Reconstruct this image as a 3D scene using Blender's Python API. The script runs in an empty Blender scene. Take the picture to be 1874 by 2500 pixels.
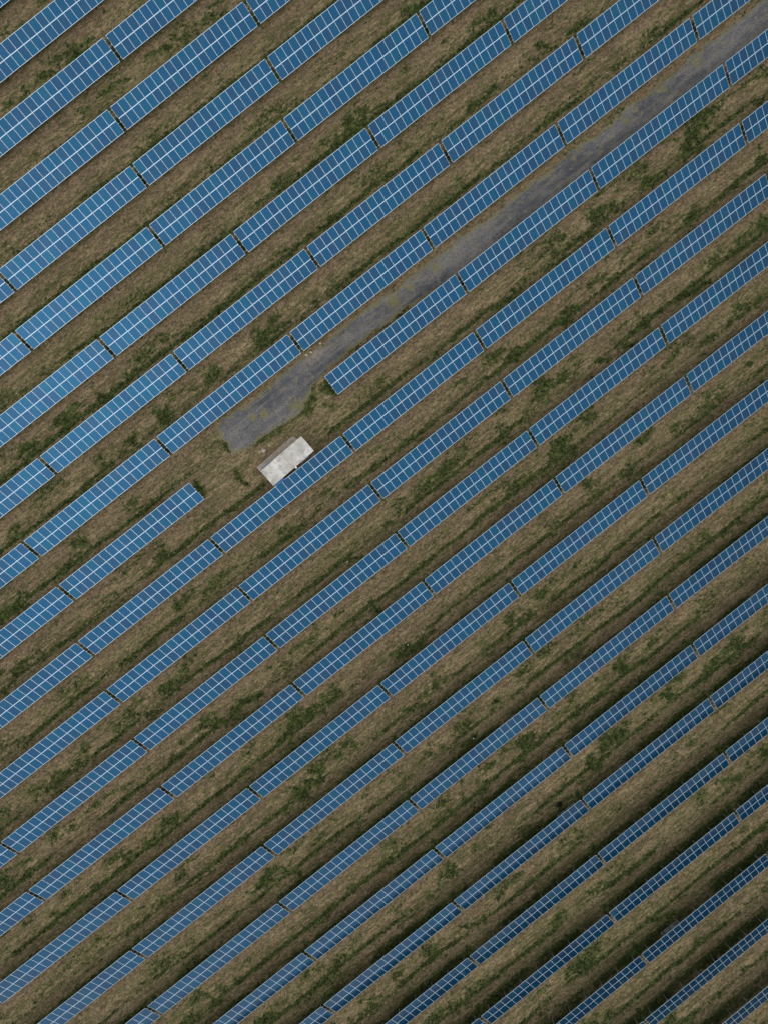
# Solar farm seen from above.  D: camera, lie of the land, table positions (metres, x along the rows), green swathes, outline of the track
D = {"f":1550.0,"rot":[0.02850120523960871,0.04628032765646452,0.6647189020701628],"H":78.18165688912744,"L":2.7711587469234815,"t":0.4445298622524643,"co":[2.29994,0.43116,0.18199,0.5938,0.13261,-0.0278,0.01453,-0.15734,-0.02941],"G":0.4013793454688092,"rows":[[74.545,[6.25],[]],[67.808,[6.25],[[-14.15,"L"],[26.66,"R"]]],[61.071,[2.1,22.5],[[-18.3,"L"],[42.9,"R"]]],[54.333,[-2.68,17.73,38.14],[[-23.08,"L"]]],[47.605,[-25.06,-4.67,15.7,36.1],[[56.5,"R"]]],[40.846,[-28.0,-7.61,12.78,33.17,53.56],[]],[34.1,[-20.62,-0.2,20.21,40.62,61.02],[[-41.02,"L"]]],[27.374,[-35.14,-14.74,5.65,26.03,46.46,66.89],[[87.29,"R"]]],[20.622,[-43.09,-22.68,-2.27,18.12,38.49,58.89,79.3],[]],[13.889,[-43.1,-22.69,18.13,38.52,58.89,79.28],[]],[7.101,[-45.56,-25.16,-4.78,15.62,36.03,56.41,76.8],[[-65.97,"L"]]],[0.363,[-46.57,-26.15,-5.77,14.61,35.02,55.42],[[-66.97,"L"],[75.83,"R"]]],[-6.352,[-68.08,-47.7,-27.29,-6.87,13.52,33.93,54.36],[[74.76,"R"]]],[-13.039,[-69.17,-48.78,-28.36,-7.94,12.44,32.83,53.24],[[73.64,"R"]]],[-19.777,[-60.87,-40.46,-20.04,0.37,20.77,41.18],[[-81.27,"L"],[61.58,"R"]]],[-26.538,[-63.94,-43.53,-23.11,-2.72,17.66,38.07],[[-84.34,"L"],[58.47,"R"]]],[-33.274,[-66.84,-46.44,-26.03,-5.62,14.78,35.18],[[55.58,"R"]]],[-40.028,[-47.82,-27.4,-6.97,13.44,33.84],[[-68.22,"L"]]],[-46.728,[-50.07,-29.66,-9.26,11.11,31.49],[]],[-53.413,[-32.4,-12.0,8.39,28.79],[[-52.8,"L"]]],[-60.2,[-35.94,-15.53,4.88,25.28],[]],[-66.953,[-15.56,4.84],[[-35.96,"L"],[25.24,"R"]]],[-73.687,[-20.26,0.14],[[20.55,"R"]]],[-80.424,[2.8],[[-17.6,"L"],[23.2,"R"]]],[-87.161,[],[[-17.6,"L"],[2.8,"R"],[23.2,"R"]]],[-93.9,[],[[-14.2,"L"],[6.2,"R"],[26.6,"R"]]]],"strokes":[[7.87,58.81,9.25,58.7,0.39],[10.63,58.58,11.89,58.32,0.29],[4.58,58.98,5.72,58.57,0.29],[15.23,58.82,18.01,58.33,0.43],[19.05,58.71,20.0,58.68,0.19],[14.0,66.07,14.84,65.9,0.19],[24.73,58.8,26.26,58.57,0.24],[18.89,52.72,19.73,52.55,0.24],[15.3,50.99,18.84,51.11,0.19],[-12.2,50.43,3.36,50.18,0.19],[6.18,50.63,23.23,49.87,0.17],[1.25,43.9,2.83,43.41,0.19],[4.93,44.19,14.7,44.08,0.19],[14.7,44.08,20.51,43.67,0.17],[5.13,37.04,9.44,36.86,0.21],[9.44,36.86,15.09,36.84,0.17],[-9.19,52.91,-8.77,52.83,0.19],[0.7,50.55,1.67,50.53,0.39],[-2.19,50.63,-1.22,50.6,0.29],[26.13,50.24,26.87,50.26,0.19],[27.74,50.42,38.12,49.97,0.17],[23.57,43.93,24.27,43.87,0.19],[26.53,43.32,44.43,43.06,0.19],[43.17,44.25,45.42,43.7,0.39],[19.61,43.88,23.49,43.52,0.17],[26.86,36.88,27.37,36.74,0.24],[22.89,36.83,25.82,36.49,0.27],[19.68,37.14,21.11,36.77,0.24],[14.3,37.2,19.02,36.93,0.17],[28.18,37.31,40.88,36.6,0.21],[40.77,36.45,54.26,36.5,0.19],[42.36,30.25,46.86,30.37,0.37],[39.46,30.33,40.74,30.07,0.34],[33.01,30.26,38.15,29.9,0.25],[26.81,30.22,32.54,29.66,0.31],[20.45,30.3,22.31,29.83,0.43],[24.49,30.08,25.88,29.97,0.34],[17.39,30.49,20.25,29.73,0.24],[13.38,30.43,16.61,30.12,0.24],[31.04,23.6,31.93,23.15,0.29],[23.37,22.97,29.33,22.98,0.25],[29.44,23.13,43.73,22.76,0.21],[33.33,23.04,37.76,23.01,0.29],[32.47,40.9,34.39,40.85,0.19],[48.22,30.52,58.11,29.35,0.21],[53.37,30.84,54.53,30.43,0.48],[50.03,30.32,51.84,30.12,0.24],[57.72,30.12,61.55,30.02,0.19],[42.81,23.46,49.67,22.76,0.19],[49.93,23.75,51.09,23.34,0.19],[49.08,23.93,70.37,22.87,0.15],[59.16,23.6,60.74,23.11,0.29],[37.1,16.03,49.99,16.04,0.25],[50.65,16.26,70.35,15.57,0.19],[71.43,15.7,77.27,15.3,0.17],[61.96,12.9,66.14,11.88,0.37],[56.79,13.25,61.16,11.83,0.24],[50.72,13.08,59.36,12.73,0.19],[47.76,12.45,56.3,11.94,0.17],[49.03,9.54,62.85,9.11,0.21],[41.99,10.08,47.7,9.1,0.29],[34.75,12.97,39.8,11.77,0.23],[66.36,12.18,74.6,11.65,0.31],[48.92,2.8,51.87,2.73,0.19],[53.24,2.9,64.18,2.55,0.17],[54.28,32.03,57.04,31.81,0.17],[54.96,25.85,58.39,25.84,0.21],[65.16,23.76,68.89,23.52,0.19],[-17.43,43.69,-8.26,43.13,0.17],[-10.83,43.91,-10.13,43.86,0.27],[-13.21,37.0,-9.01,36.67,0.17],[-9.01,36.67,-5.37,36.28,0.15],[-3.49,36.77,0.82,36.59,0.21],[1.36,36.66,4.82,36.65,0.17],[-25.67,36.9,-20.1,36.74,0.21],[-17.22,36.94,-14.39,36.45,0.24],[-9.96,30.56,-3.38,30.11,0.21],[-13.56,30.41,-10.48,30.23,0.24],[-3.38,30.11,4.1,30.16,0.23],[5.04,30.41,10.03,30.45,0.19],[-31.05,30.25,-27.39,29.87,0.17],[-25.66,30.48,-25.08,30.28,0.27],[-23.67,30.17,-16.42,29.94,0.25],[-15.44,29.92,-9.53,29.24,0.17],[-12.07,22.35,-9.44,22.52,0.29],[-7.0,23.09,0.4,23.0,0.17],[2.16,23.35,4.27,23.19,0.15],[-30.1,25.29,-27.47,25.46,0.27],[-25.92,22.76,-19.35,22.58,0.23],[-20.08,16.68,-12.79,16.45,0.21],[-7.89,12.87,-7.42,11.25,0.53],[-6.66,16.63,-6.41,15.69,0.37],[-7.77,30.82,-5.97,30.9,0.19],[-2.28,29.0,-0.17,28.84,0.17],[5.77,15.12,3.89,13.37,0.77],[1.95,14.38,4.53,13.86,0.35],[6.98,14.43,7.94,13.43,0.58],[-3.48,14.15,3.82,13.91,0.35],[6.42,9.91,7.74,9.37,0.34],[4.26,10.34,5.9,9.56,0.19],[8.42,9.59,17.27,9.4,0.19],[18.76,9.72,19.78,9.42,0.41],[20.88,9.55,28.74,9.38,0.17],[29.84,9.52,33.37,9.24,0.37],[2.09,2.8,10.23,2.94,0.25],[10.35,3.1,17.97,2.9,0.17],[18.52,2.96,27.36,3.05,0.21],[-2.91,3.46,2.09,2.8,0.17],[12.34,16.18,15.01,16.09,0.27],[15.55,16.15,28.82,15.93,0.19],[11.94,-8.44,15.91,-8.53,0.23],[20.12,4.7,21.69,4.47,0.37],[12.31,24.05,12.88,22.88,0.37],[16.59,23.18,18.42,22.98,0.27],[3.24,23.25,5.5,22.97,0.17],[7.93,23.53,8.94,23.24,0.25],[7.65,16.87,8.9,16.88,0.29],[5.77,12.89,6.92,11.5,0.29],[29.03,12.35,31.14,12.18,0.17],[27.21,3.16,38.35,2.69,0.19],[35.72,3.49,38.16,3.09,0.37],[32.44,9.96,41.53,8.82,0.23],[38.47,2.84,50.23,1.88,0.14],[32.01,2.9,35.24,2.87,0.23],[48.43,-3.85,53.33,-4.67,0.37],[40.17,-4.15,42.19,-5.47,0.41],[35.9,-3.82,37.4,-4.49,0.37],[39.26,-2.7,42.14,-2.21,0.17],[32.94,-1.78,34.6,-1.58,0.24],[21.81,-3.84,25.02,-3.59,0.21],[33.64,-4.81,34.95,-5.07,0.19],[28.35,-2.2,32.3,-3.27,0.23],[31.03,-11.54,36.88,-11.82,0.17],[28.17,-16.62,35.36,-17.17,0.15],[46.54,-11.06,47.41,-11.24,0.27],[50.75,-15.57,51.94,-16.0,0.27],[22.14,-17.21,27.13,-17.32,0.15],[39.59,-16.94,44.22,-17.53,0.15],[39.19,-20.16,42.19,-20.23,0.15],[31.52,-18.22,32.52,-18.24,0.29],[-34.0,23.22,-31.34,23.12,0.23],[-37.77,16.68,-31.62,16.59,0.35],[-31.62,16.59,-26.16,16.56,0.27],[-26.16,16.56,-19.97,16.19,0.17],[-41.96,16.73,-38.57,16.31,0.21],[-41.36,9.71,-39.4,9.67,0.33],[-37.84,9.44,-31.71,9.63,0.25],[-46.66,9.62,-42.34,9.73,0.19],[-34.07,2.91,-31.55,2.93,0.48],[-31.12,2.85,-29.27,2.65,0.19],[-43.46,3.03,-35.36,3.17,0.25],[-46.25,2.97,-44.69,2.74,0.33],[-29.02,2.96,-27.05,2.92,0.21],[-25.79,2.93,-23.79,2.61,0.23],[-20.5,3.29,-17.75,3.91,0.44],[-17.32,3.82,-11.74,2.95,0.23],[-52.46,3.61,-48.82,3.49,0.19],[-21.39,-3.85,-19.97,-3.96,0.27],[-36.83,-10.67,-34.7,-10.84,0.17],[-23.92,-10.24,-22.47,-10.63,0.27],[-12.54,9.85,-10.5,9.26,0.23],[-15.61,9.76,-13.46,9.32,0.19],[-33.98,20.46,-30.99,19.85,0.17],[-29.56,10.45,-26.39,9.71,0.15],[-8.29,3.0,-4.89,2.85,0.25],[-12.79,3.02,-8.41,2.85,0.19],[2.79,-3.69,3.81,-3.99,0.37],[-4.11,-3.82,-2.15,-4.85,0.27],[1.21,-10.55,3.2,-10.59,0.23],[-3.44,-10.69,-0.46,-10.75,0.27],[-4.62,-10.26,-4.3,-11.79,0.53],[-17.02,-10.63,-11.5,-10.67,0.19],[-11.5,-10.67,-5.11,-10.89,0.14],[-6.19,-17.44,-2.7,-18.16,0.68],[-2.77,-17.59,-0.74,-17.92,0.35],[-9.59,-8.88,-8.16,-8.99,0.33],[-17.21,-8.95,-15.66,-8.9,0.27],[-18.25,-17.32,-17.38,-17.5,0.37],[-11.82,-23.99,-6.84,-24.11,0.17],[-6.51,-31.85,-4.79,-31.93,0.48],[2.03,-24.48,7.56,-24.24,0.14],[10.52,-17.13,11.99,-17.52,0.23],[-23.52,-10.56,-22.93,-10.78,0.37],[-7.52,-24.33,-6.65,-24.52,0.37],[-7.94,-3.58,-6.64,-3.84,0.19],[-4.07,-22.2,-3.48,-22.41,0.25],[-8.62,-29.65,-8.55,-30.22,0.29],[-2.03,-25.11,-0.03,-25.16,0.23],[18.07,-17.22,18.61,-17.51,0.37],[21.07,-23.91,22.27,-24.35,0.23],[23.45,-30.15,27.11,-30.73,0.14],[14.22,-23.88,14.82,-24.1,0.23],[19.5,-30.63,20.39,-30.81,0.27],[7.08,-30.82,10.78,-30.66,0.15],[8.6,-37.47,12.71,-38.15,0.21],[19.62,-43.93,22.85,-44.43,0.35],[36.05,-31.1,37.1,-31.41,0.27],[37.74,-30.9,38.95,-31.33,0.23],[33.49,-37.57,36.52,-37.65,0.25],[25.43,-37.65,29.48,-37.76,0.21],[6.75,-37.54,7.51,-37.89,0.35],[-3.27,-37.56,-1.95,-37.84,0.27],[8.93,-43.71,9.82,-43.9,0.27],[19.53,-25.26,22.86,-25.58,0.15],[13.88,-27.97,16.45,-27.95,0.14],[13.94,-23.91,16.82,-24.14,0.14],[17.68,-37.7,18.69,-37.73,0.23],[20.21,-48.58,23.13,-48.83,0.19],[-58.71,-4.25,-57.18,-4.2,0.23],[-61.49,-8.38,-57.65,-9.18,0.23],[-45.82,-8.73,-41.52,-9.63,0.21],[-44.23,-10.52,-43.15,-10.74,0.25],[-47.85,-24.0,-40.22,-24.52,0.17],[-57.97,-23.49,-50.8,-23.92,0.14],[-68.94,-23.51,-65.38,-23.09,0.25],[-63.19,-17.46,-59.41,-17.72,0.15],[-51.65,-31.7,-49.23,-32.13,0.35],[-43.19,-30.86,-39.55,-30.72,0.21],[-51.94,-38.15,-50.28,-37.96,0.37],[-53.82,-8.43,-46.49,-8.96,0.14],[-43.04,-21.72,-41.32,-22.08,0.19],[-66.7,-14.36,-65.31,-14.47,0.19],[-61.33,-24.6,-58.4,-24.68,0.15],[-51.65,-22.46,-50.49,-22.89,0.19],[-54.14,-6.64,-47.1,-7.2,0.12],[-11.9,-37.78,-8.3,-38.09,0.25],[-28.68,-37.72,-25.94,-38.12,0.25],[-22.74,-37.6,-21.02,-37.69,0.27],[-17.34,-37.55,-16.31,-37.87,0.27],[-35.43,-28.89,-32.59,-31.71,0.48],[-36.12,-38.15,-33.02,-38.08,0.35],[-22.01,-44.17,-20.01,-44.23,0.23],[-39.13,-44.23,-38.26,-44.42,0.53],[-30.82,-44.01,-30.23,-44.24,0.27],[-46.32,-42.75,-44.04,-43.06,0.21],[-27.13,-32.5,-25.14,-32.56,0.19],[-28.05,-44.71,-24.62,-44.9,0.15],[-40.64,-41.96,-38.17,-42.69,0.19],[-19.5,-47.51,-16.62,-47.76,0.17],[-27.67,-50.74,-24.55,-50.68,0.19],[-19.85,-54.52,-17.29,-54.53,0.17],[-2.35,-44.97,0.18,-45.7,0.35],[-4.71,-49.33,-3.54,-49.49,0.27],[-1.03,-52.58,1.26,-53.64,0.21],[-1.14,-57.74,-0.54,-57.97,0.27],[-1.94,-64.46,1.11,-65.91,0.41],[15.83,-55.99,18.63,-57.45,0.42],[1.36,-58.2,2.82,-58.33,0.15],[1.67,-64.52,4.02,-64.86,0.15],[-14.91,-57.78,-12.93,-57.57,0.19],[-12.52,-71.31,-10.25,-71.08,0.19],[0.64,-70.55,1.95,-70.56,0.27],[5.33,-70.96,5.93,-71.19,0.27],[3.92,-77.51,4.82,-77.72,0.37],[16.15,-64.44,17.38,-64.9,0.37],[-17.89,-65.56,-15.5,-66.48,0.23],[-2.32,-56.25,-0.9,-56.09,0.23],[8.93,-70.73,11.29,-71.08,0.23],[-12.06,-48.85,-10.55,-49.56,0.15],[7.47,-65.82,9.83,-66.16,0.12],[-7.35,-70.05,-3.86,-70.28,0.14],[-14.47,-70.48,-10.69,-70.98,0.14]],"road":[[-6.12,18.86],[-3.65,19.03],[-0.52,18.84],[3.52,18.87],[7.3,19.04],[10.61,18.63],[15.42,18.71],[20.41,18.58],[24.36,18.52],[29.38,18.43],[35.92,18.44],[41.69,18.4],[46.79,18.44],[53.13,18.22],[59.07,18.44],[64.74,18.31],[70.59,18.44],[75.64,18.48],[79.87,18.38],[87.22,18.65],[83.69,13.78],[76.63,14.15],[69.61,14.2],[61.88,14.49],[56.93,14.62],[51.17,14.66],[44.21,15.05],[36.97,15.08],[29.86,15.28],[25.87,15.78],[21.02,16.1],[16.69,16.15],[13.23,16.38],[10.29,16.36],[7.8,15.98],[6.17,15.58],[4.67,14.79],[3.51,14.24],[1.57,14.09],[-1.64,14.2],[-4.74,14.43],[-6.52,14.95]]}
ROADWEEDS = [[62.71, 17.7, 0.51], [56.91, 17.35, 0.38], [58.72, 17.64, 0.3], [48.99, 17.65, 0.34], [72.23, 17.46, 0.25], [67.95, 17.63, 0.55], [68.44, 17.97, 0.34], [40.63, 19.01, 0.42], [45.31, 18.67, 0.85], [20.58, 17.65, 0.81], [23.38, 17.57, 0.51], [18.87, 18.49, 0.38], [-0.48, 16.52, 0.51], [-1.77, 16.78, 0.47], [3.29, 14.82, 0.76], [27.35, 17.56, 0.64]]
SKY, SKYSAT, SUN, SUNANG, EXPO = .12, .6, .5, 110, .9
CLO, CLMIX, CLB, LOBE = .38, .7, 6., 1.25
NDRY, NGRN = 420000, 560000
import bpy, bmesh, math, random
import numpy as np
from mathutils import Matrix, Vector, Euler
C = bpy.context.scene.collection
random.seed(7)
F, (RA, RB, RC), HC = D['f'], D['rot'], D['H']
L, TILT, CO, G = D['L'], D['t'], D['co'], D['G']
TS, TC = math.sin(TILT), math.cos(TILT)
HM = 1.42                      # height of the table's middle line over the ground

def terr(x, y):                # smooth lie of the land (height of the ground)
    x = x/50.; y = y/50.
    x = np.clip(x, -3.2, 3.2); y = np.clip(y, -3.2, 3.2)
    return (CO[0]*x+CO[1]*y+CO[2]*x*x+CO[3]*x*y+CO[4]*y*y+CO[5]*x**3+CO[6]*x*x*y+CO[7]*x*y*y+CO[8]*y**3) - HM

# ------------------------------------------------------------------ helpers
def tag(o, label=None, cat=None, group=None, kind=None):
    if label: o['label'] = label
    if cat: o['category'] = cat
    if group: o['group'] = group
    if kind: o['kind'] = kind
    return o
def empty(name, loc, rot=(0, 0, 0)):
    o = bpy.data.objects.new(name, None); C.objects.link(o)
    o.empty_display_size = .5; o.location = loc; o.rotation_euler = rot
    return o
def box(bm, c, s, mi=0, M=None):
    vs = []
    for dx in (-.5, .5):
        for dy in (-.5, .5):
            for dz in (-.5, .5):
                v = Vector((c[0]+dx*s[0], c[1]+dy*s[1], c[2]+dz*s[2]))
                if M is not None: v = M @ v
                vs.append(bm.verts.new(v))
    for f in ((0,1,3,2),(4,6,7,5),(0,4,5,1),(2,3,7,6),(0,2,6,4),(1,5,7,3)):
        fc = bm.faces.new([vs[i] for i in f]); fc.material_index = mi
    return vs
def tube(bm, pts, r, n=8, mi=0, caps=True):
    rings = []
    for i, p in enumerate(pts):
        p = Vector(p)
        a = Vector(pts[max(i-1, 0)]); b = Vector(pts[min(i+1, len(pts)-1)])
        d = (b-a).normalized()
        u = d.orthogonal().normalized(); v = d.cross(u)
        rr = r[i] if isinstance(r, (list, tuple)) else r
        rings.append([bm.verts.new(p+(u*math.cos(2*math.pi*k/n)+v*math.sin(2*math.pi*k/n))*rr) for k in range(n)])
    for A, B in zip(rings, rings[1:]):
        for k in range(n):
            f = bm.faces.new((A[k], A[(k+1) % n], B[(k+1) % n], B[k])); f.material_index = mi; f.smooth = True
    if caps:
        bm.faces.new(rings[0][::-1]).material_index = mi; bm.faces.new(rings[-1]).material_index = mi
def mesh(bm, name, mats, bevel=0):
    if bevel:
        bmesh.ops.bevel(bm, geom=[e for e in bm.edges], offset=bevel, segments=1, affect='EDGES')
    bmesh.ops.recalc_face_normals(bm, faces=bm.faces[:])
    me = bpy.data.meshes.new(name); bm.to_mesh(me); bm.free()
    for m in mats: me.materials.append(m)
    return me
def obj(name, me, parent=None, loc=(0, 0, 0), rot=(0, 0, 0)):
    o = bpy.data.objects.new(name, me); C.objects.link(o)
    o.parent = parent; o.location = loc; o.rotation_euler = rot
    return o

# ------------------------------------------------------------------ materials
class N:
    def __init__(s, name):
        s.m = bpy.data.materials.new(name); s.m.use_nodes = True
        s.t = s.m.node_tree; s.b = s.t.nodes['Principled BSDF']; s.out = s.t.nodes['Material Output']
    def n(s, typ, **kw):
        o = s.t.nodes.new(typ)
        for k, v in kw.items():
            if k in o.inputs: 
                if isinstance(v, bpy.types.NodeSocket): s.t.links.new(v, o.inputs[k])
                else: o.inputs[k].default_value = v
            else: setattr(o, k, v)
        return o
    def l(s, a, b): s.t.links.new(a, b)
    def geo(s): return s.n('ShaderNodeNewGeometry').outputs['Position']
    def noise(s, vec, scale, detail=3., rough=.55, stretch=None, loc=(0,0,0)):
        if stretch:
            mp = s.n('ShaderNodeMapping'); s.l(vec, mp.inputs['Vector']); mp.inputs['Scale'].default_value = stretch
            mp.inputs['Location'].default_value = loc
            vec = mp.outputs[0]
        o = s.n('ShaderNodeTexNoise'); s.l(vec, o.inputs['Vector'])
        o.inputs['Scale'].default_value = scale; o.inputs['Detail'].default_value = detail; o.inputs['Roughness'].default_value = rough
        return o.outputs['Fac']
    def ramp(s, fac, lo, hi, a=0., b=1.):
        o = s.n('ShaderNodeMapRange'); s.l(fac, o.inputs['Value'])
        o.inputs['From Min'].default_value = lo; o.inputs['From Max'].default_value = hi
        o.inputs['To Min'].default_value = a; o.inputs['To Max'].default_value = b
        return o.outputs['Result']
    def mix(s, fac, a, b, mode='MIX'):
        o = s.n('ShaderNodeMix', data_type='RGBA', blend_type=mode)
        for i, v in ((0, fac), (6, a), (7, b)):
            if isinstance(v, bpy.types.NodeSocket): s.l(v, o.inputs[i])
            else: o.inputs[i].default_value = v if i == 0 else (*v, 1)
        return o.outputs[2]
    def math(s, op, a, b=0.):
        o = s.n('ShaderNodeMath', operation=op)
        for i, v in enumerate((a, b)):
            if isinstance(v, bpy.types.NodeSocket): s.l(v, o.inputs[i])
            else: o.inputs[i].default_value = v
        return o.outputs[0]
    def bump(s, h, strength=.5, dist=.02):
        o = s.n('ShaderNodeBump'); s.l(h, o.inputs['Height']); o.inputs['Strength'].default_value = strength; o.inputs['Distance'].default_value = dist
        s.l(o.outputs[0], s.b.inputs['Normal'])
    def set(s, **kw):
        for k, v in kw.items():
            k = k.replace('_', ' ')
            if isinstance(v, bpy.types.NodeSocket): s.l(v, s.b.inputs[k])
            else: s.b.inputs[k].default_value = v
        return s.m

def mat_ground():
    s = N('dry_grass_ground'); P = s.geo()
    big = s.noise(P, .10, 3, .5, (.5, 1, 1))
    mid = s.noise(P, .8, 4, .65, (.40, 1.3, 1))
    clump = s.noise(P, 2.3, 4, .75, (.7, 1.3, 1))
    fine = s.noise(P, 3.6, 3, .85, (.8, 1.2, 1))
    tiny = s.noise(P, 13., 2, .8)
    at = s.n('ShaderNodeAttribute', attribute_name='green').outputs['Fac']
    ab = s.n('ShaderNodeAttribute', attribute_name='bare').outputs['Fac']
    lines = s.noise(P, 1.5, 4, .7, (.10, 1.6, 1), (3, 9, 0))
    tan, straw, brown, olive = (.200, .149, .088), (.278, .217, .132), (.110, .078, .047), (.114, .106, .042)
    c = s.mix(s.ramp(mid, .42, .58), brown, tan)
    c = s.mix(s.ramp(big, .44, .62, 0, .45), c, olive)
    c = s.mix(s.ramp(clump, .46, .58, 0, .45), c, straw)
    c = s.mix(s.ramp(lines, .37, .49, .6, 0), c, (.088, .070, .036))
    c = s.mix(s.ramp(lines, .54, .64, 0, .5), c, straw)
    c = s.mix(s.math('MULTIPLY', ab, .8), c, s.mix(s.ramp(clump, .38, .60), (.104, .072, .047), (.185, .134, .088)))
    c = s.mix(s.ramp(fine, .50, .60, 0, .75), c, s.mix(1., c, (1.45, 1.42, 1.34), 'MULTIPLY'))
    c = s.mix(s.ramp(fine, .40, .49, .75, 0), c, s.mix(1., c, (.48, .49, .44), 'MULTIPLY'))
    # olive and green speckle everywhere except on bare strips
    sp = s.math('MULTIPLY', s.ramp(s.noise(P, 2.4, 5, .8, (.4, 1.5, 1), (31, 7, 3)), .50, .55), s.ramp(s.noise(P, .33, 3, .6, (.6, 1.1, 1), (5, 71, 2)), .38, .58, .2, 1))
    sp = s.math('MULTIPLY', sp, s.ramp(ab, 0, .8, .85, .10))
    c = s.mix(sp, c, (.050, .066, .018))
    # weeds and green grass
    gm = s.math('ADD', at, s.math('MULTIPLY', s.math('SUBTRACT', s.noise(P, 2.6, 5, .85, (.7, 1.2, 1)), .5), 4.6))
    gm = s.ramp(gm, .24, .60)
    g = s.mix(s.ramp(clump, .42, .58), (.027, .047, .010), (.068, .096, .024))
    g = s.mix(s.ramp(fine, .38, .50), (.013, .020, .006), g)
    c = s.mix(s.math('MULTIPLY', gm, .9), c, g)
    c = s.mix(s.ramp(tiny, .38, .50, .45, 0), c, s.mix(1., c, (.5, .5, .5), 'MULTIPLY'))
    s.bump(s.math('ADD', s.math('MULTIPLY', fine, .8), s.math('MULTIPLY', tiny, .4)), 1., .13)
    return s.set(Base_Color=c, Roughness=.95, Specular_IOR_Level=.1)
def mat_blades(name, cols):
    s = N(name); a = s.n('ShaderNodeAttribute', attribute_name='tint').outputs['Fac']
    c = s.mix(s.ramp(a, 0, .5), cols[0], cols[1]); c = s.mix(s.ramp(a, .5, 1), c, cols[2])
    return s.set(Base_Color=c, Roughness=.8, Specular_IOR_Level=.2)
def mat_gravel():
    s = N('gravel'); P = s.geo()
    big = s.noise(P, .22, 4, .6, (.5, 1.1, 1)); mid = s.noise(P, 1.1, 4, .65); tiny = s.noise(P, 12., 3, .8)
    vo = s.n('ShaderNodeTexVoronoi'); s.l(P, vo.inputs['Vector']); vo.inputs['Scale'].default_value = 9.
    c = s.mix(s.ramp(big, .40, .60), (.066, .070, .078), (.145, .143, .142))
    st = s.noise(P, .9, 4, .7, (.18, 1.5, 1), (9, 2, 0))
    c = s.mix(s.ramp(st, .50, .60, 0, .7), c, (.178, .166, .142))
    c = s.mix(s.ramp(st, .38, .47, .5, 0), c, (.052, .056, .066))
    c = s.mix(s.ramp(mid, .50, .64, 0, .5), c, (.200, .182, .148))
    c = s.mix(s.ramp(s.noise(P, 3.5, 4, .75), .38, .5, .55, 0), c, (.050, .055, .066))
    c = s.mix(s.ramp(tiny, .35, .7), s.mix(1., c, (.42, .42, .46), 'MULTIPLY'), s.mix(1., c, (1.35, 1.33, 1.3), 'MULTIPLY'))
    c = s.mix(s.ramp(tiny, .58, .75, 0, .6), c, (.27, .26, .25))
    gr = s.n('ShaderNodeAttribute', attribute_name='green').outputs['Fac']
    gm = s.ramp(s.math('ADD', gr, s.math('MULTIPLY', s.math('SUBTRACT', s.noise(P, 2.6, 4, .75), .5), 2.0)), .40, .85, 0, .8)
    c = s.mix(gm, c, s.mix(s.ramp(tiny, .4, .6), (.085, .080, .032), (.185, .165, .070)))
    c = s.mix(s.math('MULTIPLY', s.n('ShaderNodeAttribute', attribute_name='bare').outputs['Fac'], s.ramp(s.noise(P, 2.2, 4, .8), .40, .6)), c, (.22, .18, .14))
    s.bump(s.math('ADD', tiny, s.math('MULTIPLY', vo.outputs['Distance'], .6)), .8, .05)
    return s.set(Base_Color=c, Roughness=.9, Specular_IOR_Level=.25)
def mat_cells():
    s = N('solar_cells')
    oi = s.n('ShaderNodeObjectInfo').outputs['Random']
    tc = s.n('ShaderNodeTexCoord').outputs['Object']
    sep = s.n('ShaderNodeSeparateXYZ'); s.l(tc, sep.inputs[0])
    def lines(v, pitch, w):
        q = s.math('MODULO', s.math('ADD', v, 10*pitch+pitch/2), pitch)
        q = s.math('ABSOLUTE', s.math('SUBTRACT', q, pitch/2))
        return s.ramp(q, w, w*1.6, 1, 0)
    li = s.math('MAXIMUM', lines(sep.outputs[0], .1515, .004), lines(sep.outputs[1], .1565, .004))
    cr = s.n('ShaderNodeValToRGB'); s.l(oi, cr.inputs[0]); e = cr.color_ramp.elements
    e[0].position = 0; e[0].color = (.0034, .043, .108, 1); e[1].position = 1; e[1].color = (.0005, .060, .120, 1)
    for p, c in ((.2, (.0050, .047, .106, 1)), (.45, (.0012, .052, .116, 1)), (.7, (.0012, .052, .126, 1))):
        x = e.new(p); x.color = c
    crystal = s.noise(tc, 28, 3, .8)
    c = s.mix(s.ramp(crystal, .3, .7), s.mix(1., cr.outputs[0], (.8, .82, .85), 'MULTIPLY'), s.mix(1., cr.outputs[0], (1.18, 1.15, 1.12), 'MULTIPLY'))
    c = s.mix(s.math('MULTIPLY', li, .22), c, (.10, .18, .28))
    P = s.geo()
    dust = s.ramp(s.noise(P, .35, 4, .6), .45, .75, 0, .02)
    c = s.mix(dust, c, (.3, .28, .24))
    return s.set(Base_Color=c, Metallic=MET, Roughness=.16, IOR=1.45, Specular_IOR_Level=.3, Coat_Weight=.05, Coat_Roughness=.03)
def mat_simple(name, col, rough=.5, metal=0., var=.12, scale=6., spec=.5, bump=0.):
    s = N(name); P = s.n('ShaderNodeTexCoord').outputs['Object']
    n = s.noise(P, scale, 4, .6)
    c = s.mix(s.ramp(n, .3, .7), tuple(v*(1-var) for v in col), tuple(min(1, v*(1+var)) for v in col))
    if bump: s.bump(n, bump, .01)
    return s.set(Base_Color=c, Roughness=rough, Metallic=metal, Specular_IOR_Level=spec)
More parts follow.
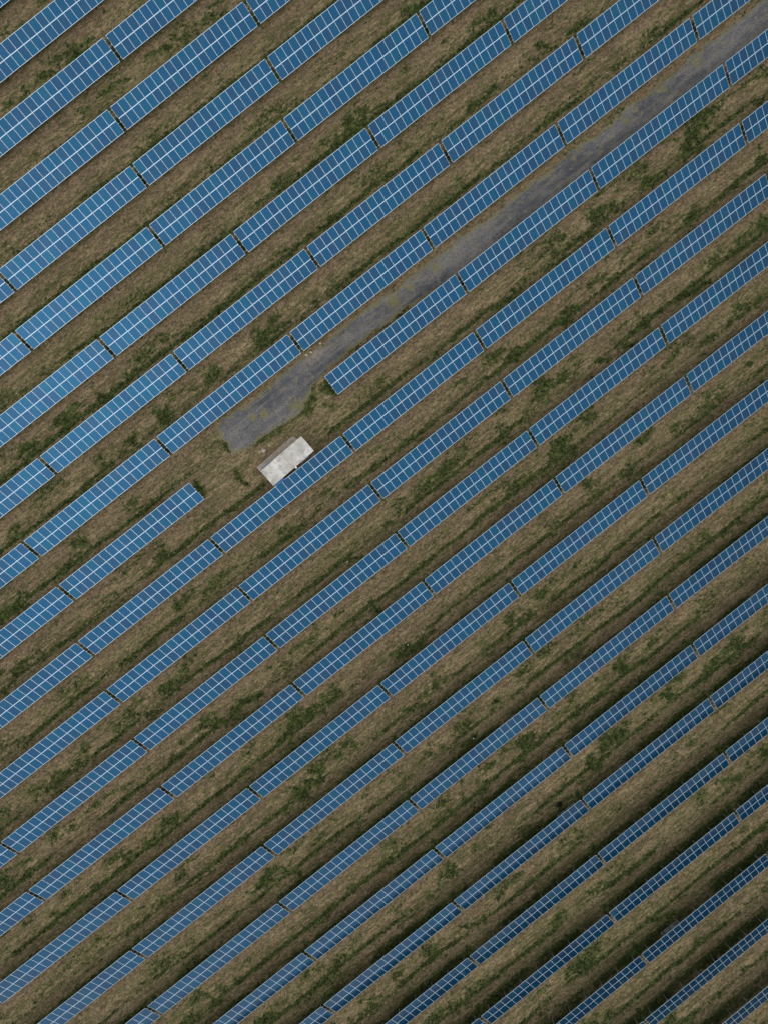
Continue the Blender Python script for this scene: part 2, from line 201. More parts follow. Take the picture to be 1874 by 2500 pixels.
def mat_roof():
    s = N('roof_concrete'); P = s.geo()
    n1 = s.noise(P, .55, 4, .6); n2 = s.noise(P, 1.3, 5, .7); n3 = s.noise(P, 20, 3, .7)
    c = s.mix(s.ramp(n1, .42, .62), (.37, .355, .315), (.52, .51, .485))
    c = s.mix(s.ramp(n2, .47, .60, 0, .8), c, (.255, .255, .25))
    c = s.mix(s.ramp(n3, .62, .72, 0, .5), c, (.20, .20, .19))
    s.bump(n3, .4, .01)
    return s.set(Base_Color=c, Roughness=.85)
MET = .6
M_ground = mat_ground()
M_gravel = mat_gravel()
M_cells = mat_cells()
M_frame = mat_simple('aluminium_frame', (.52, .63, .73), .45, .7, .05, 3)
M_back = mat_simple('white_backsheet', (.34, .45, .54), .5, 0, .04, 3)
M_under_shade = mat_simple('panel_underside_shade', (.05, .055, .06), .5, 0, .04, 3)  # pale backsheet coloured dark: the deep shade below is in the colour
M_steel = mat_simple('galvanised_steel', (.34, .36, .37), .5, .5, .15, 8)
M_cable = mat_simple('black_cable', (.03, .03, .03), .6)
M_box = mat_simple('grey_cabinet', (.17, .20, .20), .5)
M_roof = mat_roof()
M_wall = mat_simple('ochre_render', (.42, .34, .20), .85, 0, .15, 3)
M_door = mat_simple('blue_steel', (.015, .10, .26), .4, 0, .15, 4)
M_plinth = mat_simple('plinth_concrete', (.25, .212, .175), .9, 0, .25, 2.5, .3, .5)
M_white = mat_simple('white_plastic', (.75, .75, .72), .5, 0, .05)
M_stone = mat_simple('pale_stone', (.36, .31, .25), .85, 0, .2, 7)
M_pit = mat_simple('pit_brick', (.17, .14, .11), .9, 0, .3, 5)
M_dark = mat_simple('dark_rubber', (.02, .02, .02), .8)

# ------------------------------------------------------------------ noise on arrays
def lattice(seed):
    return np.random.RandomState(seed).rand(256, 256).astype(np.float32)
def vnoise(x, y, sx, sy, seed, octaves=3, gain=.55):
    out = 0.; amp = 1.; tot = 0.
    for o in range(octaves):
        la = lattice(seed+o)
        u = x/sx*(2**o)+37.3*o; v = y/sy*(2**o)+11.7*o
        iu = np.floor(u).astype(np.int32); iv = np.floor(v).astype(np.int32)
        fu = u-iu; fv = v-iv; fu = fu*fu*(3-2*fu); fv = fv*fv*(3-2*fv)
        i0 = iu & 255; i1 = (iu+1) & 255; j0 = iv & 255; j1 = (iv+1) & 255
        out = out+amp*((la[i0, j0]*(1-fu)+la[i1, j0]*fu)*(1-fv)+(la[i0, j1]*(1-fu)+la[i1, j1]*fu)*fv)
        tot += amp; amp *= gain
    return out/tot
ROWY = np.array([r[0] for r in D['rows']])
ROAD = np.array(D['road'])
def inpoly(x, y, P):
    c = np.zeros(x.shape, bool); n = len(P)
    for i in range(n):
        x0, y0 = P[i]; x1, y1 = P[(i+1) % n]
        k = ((y0 > y) != (y1 > y)) & (x < (x1-x0)*(y-y0)/(y1-y0+1e-12)+x0)
        c ^= k
    return c
def polydist(x, y, P):
    d = np.full(x.shape, 1e9)
    for i in range(len(P)):
        a = P[i]; b = P[(i+1) % len(P)]; ab = b-a
        t = np.clip(((x-a[0])*ab[0]+(y-a[1])*ab[1])/(ab@ab+1e-9), 0, 1)
        d = np.minimum(d, np.hypot(x-a[0]-t*ab[0], y-a[1]-t*ab[1]))
    return d
KIOSK = (-1.78, 9.81)
def row_d(y):
    k = np.argmin(np.abs(y[..., None]-ROWY), -1)
    return y-ROWY[k], k
def fields(x, y):
    """green 0..1 and bare 0..1 of the ground cover"""
    sh = x.shape; x = x.ravel(); y = y.ravel()
    d = np.empty_like(x); k = np.empty(x.shape, int)
    for i in range(0, len(x), 200000):
        d[i:i+200000], k[i:i+200000] = row_d(y[i:i+200000])
    dw = d+(vnoise(x, y, 7., 3., 11, 3)-.5)*.8
    rutlen = vnoise(x+k*53.1, y*0, 9., 1., 21, 4)           # how grown the rut is along its length
    g = 1.55*np.exp(-((dw-2.5)/.24)**2)*np.clip((rutlen-.31)*4.2, .26, .95)
    mott = vnoise(x, y, 2.6, 1.5, 31, 4, .62)
    area = vnoise(x, y, 34., 13., 41, 3)
    aisle = np.exp(-((np.abs(d+3.37-6.74*(d > 0))-.2)/1.25)**2)   # middle of the aisle
    g = np.maximum(g, np.clip((mott-.48)*4.2, 0, 1)*(.42+.9*np.clip((area-.33)*2.6, 0, 1))*(.30+.70*aisle))
    # hand placed swathes of green
    sg = np.zeros_like(x)
    wx = x+(vnoise(x, y, 1.6, 1.3, 51, 3)-.5)*1.5; wy = y+(vnoise(x, y, 1.7, .9, 61, 3)-.5)*.9
    for s in D['strokes']:
        w = s[-1]*1.0; p = np.array(s[:-1]).reshape(-1, 2)
        m = (x > p[:, 0].min()-4*w-2) & (x < p[:, 0].max()+4*w+2) & (y > p[:, 1].min()-4*w-2) & (y < p[:, 1].max()+4*w+2)
        if not m.any(): continue
        for a, b in zip(p, p[1:]):
            ab = b-a; t = np.clip(((wx[m]-a[0])*ab[0]+(wy[m]-a[1])*ab[1])/(ab@ab+1e-9), 0, 1)
            dd = np.hypot(wx[m]-a[0]-t*ab[0], wy[m]-a[1]-t*ab[1])
            sg[m] = np.maximum(sg[m], np.exp(-(dd/w)**2)*(1.35 if w > .36 else 1.))
    g = np.maximum(g, sg*.66*(0.6+.8*vnoise(x, y, 1.1, .8, 71, 2)))
    # rough weeds under the tables' upper part, kept dark to deepen the table shade
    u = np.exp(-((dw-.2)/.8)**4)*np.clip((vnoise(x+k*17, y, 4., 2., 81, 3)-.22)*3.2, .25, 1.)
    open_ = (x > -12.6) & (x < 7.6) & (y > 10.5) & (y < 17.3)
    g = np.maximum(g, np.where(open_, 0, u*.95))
    bare = np.exp(-((d+1.75)/.55)**2)*.9+np.exp(-((d-1.85)/.35)**2)*.5
    gapd = np.full_like(x, 9.)
    for r_, (yy, vis_, mar_) in enumerate(D['rows']):
        m = np.abs(y-yy) < 1.6
        xs_ = sorted(list(vis_)+[q[0] for q in mar_])
        for c0 in xs_:
            gapd[m] = np.minimum(gapd[m], np.minimum(np.abs(x[m]-c0-10.2), np.abs(x[m]-c0+10.2)))
    g = np.maximum(g, np.exp(-(gapd/.5)**2)*np.exp(-((d-.25)/1.1)**4))  # weeds in the table gaps, put in to paint the narrow slots' shade
    kd = np.maximum(np.abs(x-KIOSK[0])-3.4, np.abs(y-KIOSK[1]-.2)-1.9)
    g = np.where(kd < .6, g*.3, g)
    near = np.exp(-(np.maximum(kd, 0)/1.5)**2)
    bare = np.clip(np.maximum(bare, near*.5)-sg, 0, 1)
    open_ = (x > -12.6) & (x < 7.6) & (y > 10.5) & (y < 17.3)
    bare = np.where(open_, bare*.3, bare)
    return np.clip(g, 0, 1.1).reshape(sh), bare.reshape(sh)
def bumps(x, y):
    return (vnoise(x, y, 2.2, 1.0, 91, 3)-.5)*.13+(vnoise(x, y, .5, .4, 95, 2)-.5)*.07
def road_level(x, y):
    """>0 inside the gravel, ragged"""
    sd = polydist(x, y, ROAD); ins = inpoly(x, y, ROAD)
    sd = np.where(ins, sd, -sd)
    return sd+(vnoise(x, y, 2.4, 1.6, 101, 4, .7)-.5)*1.2+(vnoise(x, y, .7, .5, 111, 3, .7)-.5)*.8+.25
def gz(x, y):
    return terr(x, y)+bumps(x, y)

# ------------------------------------------------------------------ ground: one sheet, fine inside, coarse to the horizon
def axis(lo, hi, st):
    a = list(np.arange(lo, hi+1e-6, st)); far = [3, 8, 16, 30, 60, 120, 300, 700, 1800]
    return np.array([lo-f for f in far[::-1]]+a+[hi+f for f in far])
ax = axis(-82., 94., .2); ay = axis(-92., 82., .2)
X, Y = np.meshgrid(ax, ay, indexing='ij'); nx, ny = X.shape
inner = (np.abs(X) < 96) & (np.abs(Y) < 94)
Z = terr(X, Y)+np.where(inner, bumps(X, Y), 0)
rl = np.full(X.shape, -9.)
bb = (X > ROAD[:, 0].min()-2) & (X < ROAD[:, 0].max()+2) & (Y > ROAD[:, 1].min()-2) & (Y < ROAD[:, 1].max()+2)
rl[bb] = road_level(X[bb], Y[bb])
Z = np.where(rl > -.5, terr(X, Y)-.03+np.clip(-rl, 0, .5)*.06+np.clip(-rl*2, 0, 1)*bumps(X, Y), Z)
kd = np.maximum(np.abs(X-KIOSK[0])-3.5, np.abs(Y-KIOSK[1]-.2)-2.2)
Z = np.where(kd < 0, terr(X, Y)-.02, Z)
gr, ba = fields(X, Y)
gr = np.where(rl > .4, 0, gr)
def grid_mesh(name, V, nx, ny, keep=None):
    idx = np.arange(nx*ny).reshape(nx, ny)
    q = np.stack([idx[:-1, :-1], idx[1:, :-1], idx[1:, 1:], idx[:-1, 1:]], -1).reshape(-1, 4)
    if keep is not None: q = q[keep.ravel()]
    used = np.unique(q); remap = np.full(nx*ny, -1); remap[used] = np.arange(len(used))
    q = remap[q]; V = V.reshape(-1, 3)[used]
    me = bpy.data.meshes.new(name)
    me.vertices.add(len(V)); me.vertices.foreach_set('co', V.astype(np.float32).ravel())
    me.loops.add(q.size); me.loops.foreach_set('vertex_index', q.astype(np.int32).ravel())
    me.polygons.add(len(q)); me.polygons.foreach_set('loop_start', np.arange(0, q.size, 4, dtype=np.int32))
    me.polygons.foreach_set('use_smooth', np.ones(len(q), bool))
    me.update(calc_edges=True); me.validate()
    return me, used
def attr(me, name, vals):
    a = me.attributes.new(name, 'FLOAT', 'POINT'); a.data.foreach_set('value', vals.astype(np.float32).ravel())
me, _ = grid_mesh('ground', np.stack([X, Y, Z], -1), nx, ny)
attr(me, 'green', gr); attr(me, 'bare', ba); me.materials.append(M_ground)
tag(obj('ground', me), kind='structure')

# gravel track, ragged sheet lying on the ground
rx = np.arange(ROAD[:, 0].min()-1.5, 92, .14); ry_ = np.arange(ROAD[:, 1].min()-1.5, ROAD[:, 1].max()+1.5, .14)
X2, Y2 = np.meshgrid(rx, ry_, indexing='ij')
r2 = road_level(X2, Y2)
Z2 = terr(X2, Y2)+.004+np.clip(r2, 0, .6)*.03+(vnoise(X2, Y2, .5, .4, 131, 2)-.5)*.02
keep = (r2[:-1, :-1] > 0) & (r2[1:, :-1] > 0) & (r2[1:, 1:] > 0) & (r2[:-1, 1:] > 0)
me, used = grid_mesh('gravel_track', np.stack([X2, Y2, Z2], -1), *X2.shape, keep)
strip = np.exp(-((r2-1.6)/.45)**2)*.42*(X2 > 14)
edge = np.exp(-(np.clip(r2, 0, 9)/.65)**2)*.9
patch = np.zeros_like(X2)
for px, py, pr in ROADWEEDS:
    patch = np.maximum(patch, np.exp(-((X2-px)**2+(Y2-py)**2)/(pr*1.5)**2)*.95)
attr(me, 'green', np.maximum(np.maximum(strip, edge), patch).ravel()[used])
attr(me, 'bare', (np.exp(-((X2-9.1)/1.5)**2-((Y2-18.2)/.7)**2)).ravel()[used]); me.materials.append(M_gravel)
tag(obj('gravel_track', me), kind='structure')

# ------------------------------------------------------------------ grass blades, one object per kind (nobody could count them)
cam_rot = (Matrix.Rotation(RC, 3, 'Z') @ Matrix.Rotation(RA, 3, 'X') @ Matrix.Rotation(RB, 3, 'Y'))
def pix(x, y, z):
    R_ = np.array(cam_rot); q = np.stack([x, y, z-HC], -1) @ R_.T
    return 937+F*q[..., 0]/-q[..., 2], 1250-F*q[..., 1]/-q[..., 2]
def blades(name, n, prob, mat, hgt, rad, wid, nb, seed, lab):
    rs = np.random.RandomState(seed)
    x = rs.uniform(-82, 94, n); y = rs.uniform(-92, 82, n); z = gz(x, y)
    px, py = pix(x, y, z); m = (px > -60) & (px < 1934) & (py > -60) & (py < 2560)
    x, y, z = x[m], y[m], z[m]
    g, b = fields(x, y); r = road_level(x, y)
    kd = np.maximum(np.abs(x-KIOSK[0])-3.4, np.abs(y-KIOSK[1]-.2)-2.0)
    m = (rs.rand(len(x)) < prob(g, b, x, y)) & (r < .15) & (kd > 0)
    x, y, z = x[m], y[m], z[m]; k = len(x)
    a = rs.rand(k, nb)*2*np.pi; h = hgt*(.45+.9*rs.rand(k, nb)); ro = rad*(.2+1.0*rs.rand(k, nb)); w = wid*(.6+.8*rs.rand(k, nb))
    bx = x[:, None]+np.cos(a)*ro*.3; by = y[:, None]+np.sin(a)*ro*.3; bz = np.repeat(z[:, None], nb, 1)-.02
    tx = x[:, None]+np.cos(a+.4)*ro; ty = y[:, None]+np.sin(a+.4)*ro; tz = bz+h
    V = np.empty((k, nb, 3, 3), np.float32)
    V[:, :, 0] = np.stack([bx-np.sin(a)*w, by+np.cos(a)*w, bz], -1)
    V[:, :, 1] = np.stack([bx+np.sin(a)*w, by-np.cos(a)*w, bz], -1)
    V[:, :, 2] = np.stack([tx, ty, tz], -1)
    nt = k*nb; me = bpy.data.meshes.new(name)
    me.vertices.add(nt*3); me.vertices.foreach_set('co', V.ravel())
    me.loops.add(nt*3); me.loops.foreach_set('vertex_index', np.arange(nt*3, dtype=np.int32))
    me.polygons.add(nt); me.polygons.foreach_set('loop_start', np.arange(0, nt*3, 3, dtype=np.int32))
    me.update(calc_edges=True)
    ti = np.clip(rs.rand(k, 1)*.75+rs.rand(k, nb)*.25, 0, 1)
    attr(me, 'tint', np.repeat(ti.ravel(), 3)); me.materials.append(mat)
    tag(obj(name, me), lab, 'grass', kind='stuff')
    return k
k1 = blades('dry_grass', NDRY, lambda g, b, x, y: np.clip(.75-g*1.2-b*.55, .04, 1)*np.clip((vnoise(x, y, 1.6, .8, 141, 3)-.30)*3, .1, 1), mat_blades('dry_blades', ((.090, .066, .038), (.185, .142, .085), (.265, .21, .13))),
       .13, .17, .022, 7, 3, 'dry straw coloured grass between the rows of solar tables')
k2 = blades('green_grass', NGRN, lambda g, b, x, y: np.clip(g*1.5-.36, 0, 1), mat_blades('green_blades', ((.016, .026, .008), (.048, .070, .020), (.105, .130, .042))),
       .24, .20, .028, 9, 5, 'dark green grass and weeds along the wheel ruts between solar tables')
print('tufts', k1, k2)

# ------------------------------------------------------------------ the solar table and its parts
PW, PL = .984, L/2-.008
def panel_mesh():
    bm = bmesh.new(); fw, fe, h = .015, .027, .036
    box(bm, (0, PL/2-fe/2, 0), (PW, fe, h), 1); box(bm, (0, -PL/2+fe/2, 0), (PW, fe, h), 1)
    for s in (-1, 1): box(bm, (s*(PW/2-fw/2), 0, 0), (fw, PL-2*fe, h), 1)
    a, b = PW/2-fw, PL/2-fe; mx, my = .002, .009; z = h/2-.004
    xs = (-a, -a+mx, a-mx, a); ys = (-b, -b+my, b-my, b)
    vv = [[bm.verts.new((x, y, z)) for y in ys] for x in xs]
    for i in range(3):
        for j in range(3):
            f = bm.faces.new((vv[i][j], vv[i+1][j], vv[i+1][j+1], vv[i][j+1])); f.material_index = 0 if (i, j) == (1, 1) else 2
    me = bpy.data.meshes.new('solar_panel')
    lo = [bm.verts.new((x, y, z-.006)) for x, y in ((-a, -b), (-a, b), (a, b), (a, -b))]
    f = bm.faces.new(lo); f.material_index = 3
    bm.to_mesh(me); bm.free()
    for m in (M_cells, M_frame, M_back, M_under_shade): me.materials.append(m)
    return me
def slope_pt(s, dz=0.):            # point on the table plane, s along the slope, dz off the plane
    return (s*TC-dz*TS, HM+s*TS+dz*TC)
me_panel = panel_mesh()
RT = Matrix.Rotation(TILT, 4, 'X')
bm = bmesh.new(); box(bm, (0, 0, 0), (20.20, .055, .06)); me_rail = mesh(bm, 'rail', [M_steel])
def post_mesh():
    bm = bmesh.new(); y0 = .36; zt = HM+y0*math.tan(TILT)-.17
    box(bm, (0, y0, (zt-.3)/2), (.012, .10, zt+.3)); box(bm, (.03, y0+.045, (zt-.3)/2), (.05, .010, zt+.3)); box(bm, (.03, y0-.045, (zt-.3)/2), (.05, .010, zt+.3))
    return mesh(bm, 'post', [M_steel])
me_post = post_mesh()
bm = bmesh.new(); y, z = slope_pt(0, -.125); box(bm, (0, 0, 0), (.05, 2.45, .08), 0, Matrix.Translation((-.035, y, z)) @ RT); me_rafter = mesh(bm, 'rafter', [M_steel])
bm = bmesh.new(); y1, z1 = slope_pt(-.85, -.17); tube(bm, [(.04, .34, .50), (.04, y1, z1)], .024, 6); me_brace = mesh(bm, 'brace', [M_steel])
def cable_mesh():
    bm = bmesh.new()
    for s, sag in ((-.28, .16), (.12, .22)):
        y, z = slope_pt(s, -.08); pts = []
        for i in range(9):
            t = i/8; pts.append((9.85+t*.72, y+.05*math.sin(t*9), z-sag*4*t*(1-t)))
        tube(bm, pts, .016, 6)
    return mesh(bm, 'cable', [M_cable])
me_cable = cable_mesh()
POSTS = [-9.1+2.6*i for i in range(8)]
def make_table():
    root = empty('solar_table', (0, 0, 0))
    for i in range(20):
        for s in (-1, 1):
            y, z = slope_pt(s*(L/4), .0)
            obj('solar_panel', me_panel, root, (-9.5+i, y, z), (TILT, 0, 0))
    for s in (-1.06, -.36, .36, 1.06):
        y, z = slope_pt(s, -.052); obj('rail', me_rail, root, (0, y, z), (TILT, 0, 0))
    for x in POSTS:
        obj('post', me_post, root, (x, 0, 0)); obj('rafter', me_rafter, root, (x, 0, 0)); obj('brace', me_brace, root, (x, 0, 0))
    return root
proto = make_table(); kids = list(proto.children)
rnd = random.Random(5)
ORD = ['', 'first', 'second', 'third', 'fourth', 'fifth', 'sixth', 'seventh', 'eighth', 'ninth', 'tenth', 'eleventh', 'twelfth', 'thirteenth', 'fourteenth', 'fifteenth', 'sixteenth', 'seventeenth', 'eighteenth']
state = {'first': True}
def place(xc, y, label, cable=True):
    if state['first']:
        root = proto; ch = kids; state['first'] = False
    else:
        root = proto.copy(); C.objects.link(root); ch = []
        for o in kids:
            c = o.copy(); C.objects.link(c); c.parent = root; ch.append(c)
    xa = float(terr(np.array(xc-10.), np.array(y))); xb = float(terr(np.array(xc+10.), np.array(y)))
    mid = float(terr(np.array(xc*1.), np.array(y)))
    root.location = (xc, y, (xa+xb+2*mid)/4); root.rotation_euler = (rnd.gauss(0, .0012), -math.atan2(xb-xa, 20), 0)
    for c in ch:
        if c.name.startswith('solar_panel'):
            c.rotation_euler = (TILT+rnd.gauss(0, .0035), rnd.gauss(0, .0035), 0)
            c.location.z += rnd.gauss(0, .0015)
    if cable: obj('cable', me_cable, root)
    tag(root, label, 'solar table', 'solar tables in parallel rows')
    return root
for r, (y, vis, mar) in enumerate(D['rows']):
    if r <= 8: where = '%s row above the gravel track' % ORD[9-r]
    else: where = '%s row below the gravel track' % ORD[r-8]
    col = 'blue' if r < 18 else 'dark blue'
    for i, xc in enumerate(vis):
        if r == 0: lab = 'sliver of a blue solar table in the top left corner of the photo'
        elif len(vis) == 1: lab = 'only %s solar table seen in the %s' % (col, where)
        elif i == len(vis)-1 and len(vis) > 4: lab = '%s solar table at the right end of the %s' % (col, where)
        elif i == len(vis)-1 and len(vis) == 2: lab = '%s solar table at the right of the %s' % (col, where)
        elif r == 9 and i == 1: lab = 'blue solar table ending at the open grass left of the white-roofed kiosk'
        elif r == 9 and i == 2: lab = 'blue solar table starting right of the gravel turning area, first row below the track'
        elif r == 10 and i == 2: lab = 'blue solar table directly below the white-roofed concrete kiosk'
        else: lab = '%s solar table, %s from the left in the %s' % (col, ORD[i+1], where)
        place(xc, y, lab, not (r == 9 and i == 1))
    n = {'L': 0, 'R': 0}
    for xc, s in mar:
        n[s] += 1
        place(xc, y, '%s solar table%s just past the %s edge, continuing the %s' % (col, ' farther' if n[s] > 1 else '', {'L': 'left', 'R': 'right'}[s], ORD[abs(r-8) if r > 8 else 9-r]+(' row below track' if r > 8 else ' row above track')), False)

# ------------------------------------------------------------------ the kiosk
def th(x, y): return float(terr(np.array(float(x)), np.array(float(y))))
kz = th(*KIOSK)
k = empty('transformer_kiosk', (KIOSK[0], KIOSK[1], kz), (0, 0, math.radians(3.2)))
tag(k, 'small concrete transformer kiosk with stained pale roof beside the gravel track', 'kiosk')
bm = bmesh.new(); box(bm, (.05, .45, 0), (6.95, 3.6, .24)); obj('plinth', mesh(bm, 'plinth', [M_plinth], .02), k)
bm = bmesh.new(); box(bm, (0, 0, 1.36), (6.22, 2.12, 2.48)); obj('wall', mesh(bm, 'wall', [M_wall]), k)
for s, x0, x1 in ((-1, -3.22, .0), (1, .012, 3.22)):
    bm = bmesh.new(); box(bm, ((x0+x1)/2, 0, 2.70), (x1-x0, 2.34, .20)); rf = obj('roof_slab', mesh(bm, 'roof_slab', [M_roof], .02), k)
    for ex, ey in (((x0+x1)/2+s*1.42, 1.0), ((x0+x1)/2+s*1.42, -1.0), (s*.16+.01, 1.02), (s*.16+.01, -1.02)):
        bm = bmesh.new(); pts = [(ex+.05*math.cos(a), ey, 2.80+.07*math.sin(a)) for a in np.linspace(0, math.pi, 7)]
        tube(bm, pts, .014, 6); obj('lifting_eye', mesh(bm, 'lifting_eye', [M_dark]), rf)
def door(x, side, w, out, open_=0.):
    bm = bmesh.new(); box(bm, (0, 0, 1.12), (w, .30, 2.24)); 
    for i in range(9): box(bm, (0, .155, .35+i*.08), (w*.6, .02, .03), 0)
    d = obj('door', mesh(bm, 'door', [M_door]), k, (x, side*(1.06+out), .14), (0, 0, 0 if side > 0 else math.pi))
    bm = bmesh.new(); tube(bm, [(.42*w, .17, .95), (.42*w, .17, 1.15)], .014, 6); obj('handle', mesh(bm, 'handle', [M_steel]), d)
    return d
door(-2.3, 1, 1.25, .13); door(-2.35, -1, 1.25, .20); 
bm = bmesh.new()
for i in range(8): box(bm, (1.6, -1.08, .9+i*.12), (1.4, .05, .05))
obj('vent_louvre', mesh(bm, 'vent_louvre', [M_steel]), k)
bm = bmesh.new(); tube(bm, [(.27, -1.06, 2.30), (.27, -1.24, 2.32), (.27, -1.25, 2.46)], [.03, .03, .06], 10)
bmesh.ops.create_uvsphere(bm, u_segments=16, v_segments=10, radius=.12, matrix=Matrix.Translation((.27, -1.27, 2.72)))
obj('wall_lamp', mesh(bm, 'wall_lamp', [M_white]), k)

# ------------------------------------------------------------------ inverter racks on the table posts
def rack(name, x0, x1, y, lab):
    z = th((x0+x1)/2, y); sl = (th(x1, y)-th(x0, y))/(x1-x0)
    t = empty(name, ((x0+x1)/2, y, z), (0, -math.atan(sl), 0)); w = x1-x0
    tag(t, lab, 'inverter rack', 'inverter racks')
    for yy, zz in ((.62, .95), (.74, .80)):
        bm = bmesh.new(); box(bm, (0, yy, zz), (w, .05, .05)); obj('crossbar', mesh(bm, 'crossbar', [M_steel]), t)
    for xx, ww in ((-.45, .62), (.38, .50)):
        bm = bmesh.new(); box(bm, (xx, .47, .72), (ww, .20, .55)); b = obj('inverter_box', mesh(bm, 'inverter_box', [M_box], .015), t)
        bm = bmesh.new()
        for q in range(5): tube(bm, [(xx-.2+q*.1, .49, .45), (xx-.2+q*.1+.03, .48, .2), (xx-.2+q*.08, .42, .02)], .012, 5)
        obj('cable', mesh(bm, 'cable', [M_cable]), b)
    for xx in (-w/2+.03, w/2-.03):
        bm = bmesh.new(); box(bm, (xx, .50, .86), (.05, .42, .05)); obj('bracket', mesh(bm, 'bracket', [M_steel]), t)
rack('inverter_rack', -1.75, .90, -66.95, 'grey inverter boxes on two crossbars behind a dark solar table near the bottom right')
rack('inverter_rack', -2.85, -.20, -46.73, 'inverter boxes half hidden behind solar table beside a small black bush')

# ------------------------------------------------------------------ small things
def bush(x, y, r, lab, col):
    z = th(x, y); t = empty('bush', (x, y, z)); tag(t, lab, 'bush')
    rr = random.Random(int(x*100)); bm = bmesh.new()
    for i in range(420):
        v = Vector((rr.gauss(0, 1), rr.gauss(0, 1), abs(rr.gauss(0, 1)))).normalized()*r*(.45+.6*rr.random()); v.z = v.z*1.1+.08
        a = Vector((rr.gauss(0, 1), rr.gauss(0, 1), rr.gauss(0, 1))).normalized(); b_ = a.orthogonal().normalized()
        s = .035+.03*rr.random()
        bm.faces.new([bm.verts.new(v+a*s*1.6), bm.verts.new(v+b_*s), bm.verts.new(v-a*s*1.6), bm.verts.new(v-b_*s)])
    obj('leaves', mesh(bm, 'leaves', [col]), t)
    bm = bmesh.new()
    for i in range(6):
        a = i*1.05; tube(bm, [(0, 0, -.03), (math.cos(a)*r*.4, math.sin(a)*r*.4, r*.5), (math.cos(a)*r*.7, math.sin(a)*r*.7, r*.9)], [.02, .014, .006], 6)
    obj('stems', mesh(bm, 'stems', [M_dark]), t)
M_bush = mat_simple('dark_leaves', (.012, .014, .008), .8, 0, .4, 9)
bush(-1.75, -45.35, .34, 'small nearly black bush beside the inverter rack behind a solar table', M_bush)
z = th(-3.41, 12.95); t = empty('inspection_pit', (-3.41, 12.95, z), (0, 0, .5)); tag(t, 'small square brick inspection pit in the grass between track and kiosk', 'pit')
bm = bmesh.new()
for a, b_, w, h_ in ((0, .25, .62, .12), (0, -.25, .62, .12)): box(bm, (a, b_, .05), (w, h_, .16))
for s in (-1, 1): box(bm, (s*.25, 0, .05), (.12, .38, .16))
obj('rim', mesh(bm, 'rim', [M_pit], .01), t)
bm = bmesh.new(); box(bm, (0, 0, .04), (.375, .375, .04)); obj('cover', mesh(bm, 'cover', [M_stone]), t)
def peg(x, y, lab, h=.35, ang=.0):
    z = th(x, y); bm = bmesh.new(); tube(bm, [(0, 0, -.05), (0, 0, h*.6), (math.sin(ang)*h*.5, 0, h*.6+math.cos(ang)*h*.4)], .03, 8)
    tube(bm, [(math.sin(ang)*h*.5, 0, h*.6+math.cos(ang)*h*.4), (math.sin(ang)*h*.5, 0, h*.7+math.cos(ang)*h*.4)], .045, 8)
    o = obj('marker_peg', mesh(bm, 'marker_peg', [M_white]), None, (x, y, z)); tag(o, lab, 'peg', 'white marker pegs')
peg(-2.42, 13.02, 'short white peg in green grass right of the brick inspection pit')
peg(-3.92, 13.1, 'short white peg just left of the brick inspection pit', .3, 1.2)
peg(-3.9, -4.35, 'lone white peg in the grass between rows below the kiosk', .45, 1.4)
peg(-4.29, -17.21, 'white peg standing in the large dark green clump of weeds', .4)
peg(-5.16, -31.76, 'white peg in a green patch among the lower rows of tables', .4, .6)
def stone(x, y, r, lab):
    z = th(x, y); bm = bmesh.new(); bmesh.ops.create_icosphere(bm, subdivisions=2, radius=r); q = random.Random(int(x*77))
    for v in bm.verts: v.co *= .75+.5*q.random(); v.co.z *= .6
    o = obj('stone', mesh(bm, 'stone', [M_stone]), None, (x, y, z+r*.3)); tag(o, lab, 'stone', 'loose stones at the track edge')
stone(8.12, 18.98, .16, 'pale stone at the upper edge of the track, leftmost of three below the table gap')
stone(8.78, 18.90, .13, 'pale stone at the track edge, middle one of three below the table gap')
stone(10.34, 19.05, .15, 'pale stone at the track edge, rightmost of three below the table gap')

# ------------------------------------------------------------------ light
w = bpy.data.worlds.new('World'); bpy.context.scene.world = w; w.use_nodes = True
nt = w.node_tree; bg = nt.nodes['Background']
sky = nt.nodes.new('ShaderNodeTexSky'); sky.sky_type = 'NISHITA'; sky.sun_disc = False
SUN_EL, SUN_AZ = math.radians(60), math.radians(-125)
sky.sun_elevation = SUN_EL; sky.sun_rotation = math.radians(90)-SUN_AZ
sky.air_density = 1.0; sky.dust_density = 3.5; sky.ozone_density = 1.0
hs = nt.nodes.new('ShaderNodeHueSaturation'); hs.inputs['Saturation'].default_value = SKYSAT
nt.links.new(sky.outputs[0], hs.inputs['Color'])
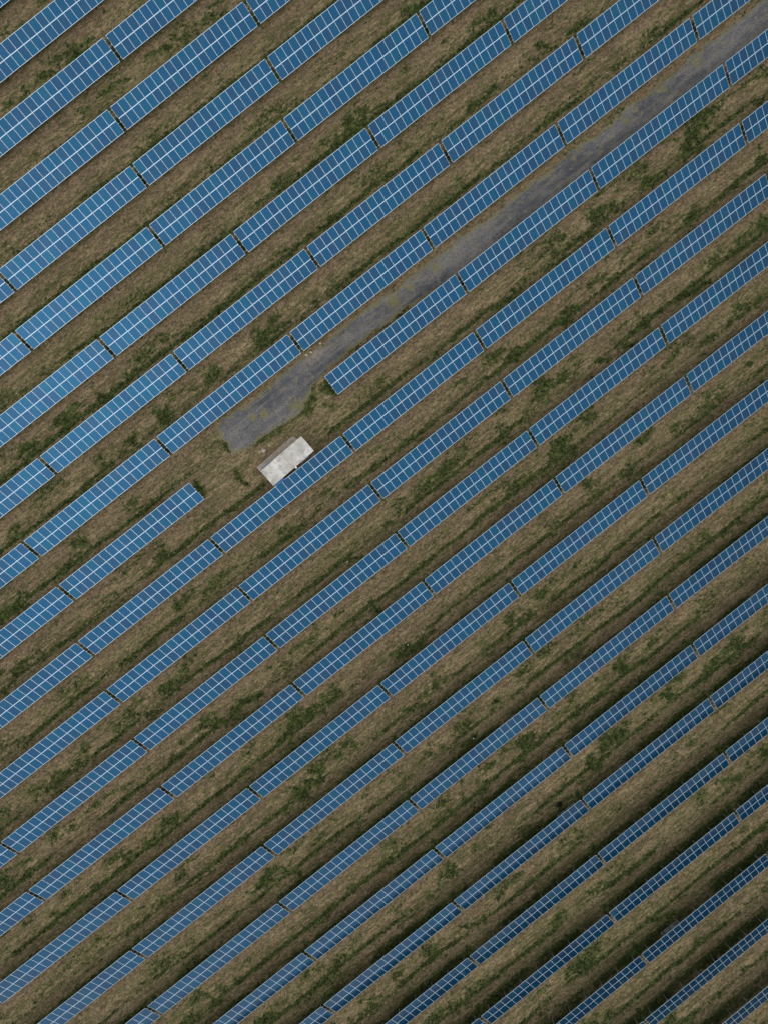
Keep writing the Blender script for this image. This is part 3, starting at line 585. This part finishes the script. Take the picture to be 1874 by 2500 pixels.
# an even cloud layer: pale grey, brighter overhead than at the horizon
gc = nt.nodes.new('ShaderNodeTexCoord'); gs = nt.nodes.new('ShaderNodeSeparateXYZ'); nt.links.new(gc.outputs['Generated'], gs.inputs[0])
gr_ = nt.nodes.new('ShaderNodeMapRange'); nt.links.new(gs.outputs[2], gr_.inputs['Value']); gr_.inputs['To Min'].default_value = CLO; gr_.inputs['To Max'].default_value = 1.
cm = nt.nodes.new('ShaderNodeMix'); cm.data_type = 'RGBA'; cm.inputs[0].default_value = CLMIX
nt.links.new(hs.outputs[0], cm.inputs[6]); cm.inputs[7].default_value = (CLB*.98, CLB*1.0, CLB*1.01, 1)
cmul = nt.nodes.new('ShaderNodeVectorMath'); cmul.operation = 'SCALE'; nt.links.new(cm.outputs[2], cmul.inputs[0]); nt.links.new(gr_.outputs[0], cmul.inputs['Scale'])
lo_ = nt.nodes.new('ShaderNodeVectorMath'); lo_.operation = 'DOT_PRODUCT'; nt.links.new(gc.outputs['Generated'], lo_.inputs[0])
lo_.inputs[1].default_value = (math.cos(math.radians(33))*math.cos(math.radians(-139)), math.cos(math.radians(33))*math.sin(math.radians(-139)), math.sin(math.radians(33)))
lr = nt.nodes.new('ShaderNodeMapRange'); lr.interpolation_type = 'SMOOTHERSTEP'; nt.links.new(lo_.outputs['Value'], lr.inputs['Value'])
lr.inputs['From Min'].default_value = .90; lr.inputs['From Max'].default_value = 1.; lr.inputs['To Min'].default_value = 1.; lr.inputs['To Max'].default_value = LOBE
cm2 = nt.nodes.new('ShaderNodeVectorMath'); cm2.operation = 'SCALE'; nt.links.new(cmul.outputs[0], cm2.inputs[0]); nt.links.new(lr.outputs[0], cm2.inputs['Scale'])
nt.links.new(cm2.outputs[0], bg.inputs['Color']); bg.inputs['Strength'].default_value = SKY
sd = bpy.data.lights.new('sun', 'SUN'); sd.energy = SUN; sd.angle = math.radians(SUNANG); sd.color = (1, .95, .88)
so = bpy.data.objects.new('sun', sd); C.objects.link(so)
dv = Vector((math.cos(SUN_EL)*math.cos(SUN_AZ), math.cos(SUN_EL)*math.sin(SUN_AZ), math.sin(SUN_EL)))
so.rotation_euler = dv.to_track_quat('Z', 'Y').to_euler(); so.location = dv*60

# ------------------------------------------------------------------ camera
cd = bpy.data.cameras.new('camera'); co = bpy.data.objects.new('camera', cd); C.objects.link(co)
cd.sensor_fit = 'VERTICAL'; cd.sensor_height = 36; cd.lens = F/2500*36; cd.clip_start = .5; cd.clip_end = 5000
co.matrix_world = Matrix.Translation((0, 0, HC)) @ cam_rot.transposed().to_4x4()
sc = bpy.context.scene; sc.camera = co
sc.view_settings.view_transform = 'Standard'; sc.view_settings.look = 'None'; sc.view_settings.gamma = 1
sc.view_settings.exposure = EXPO
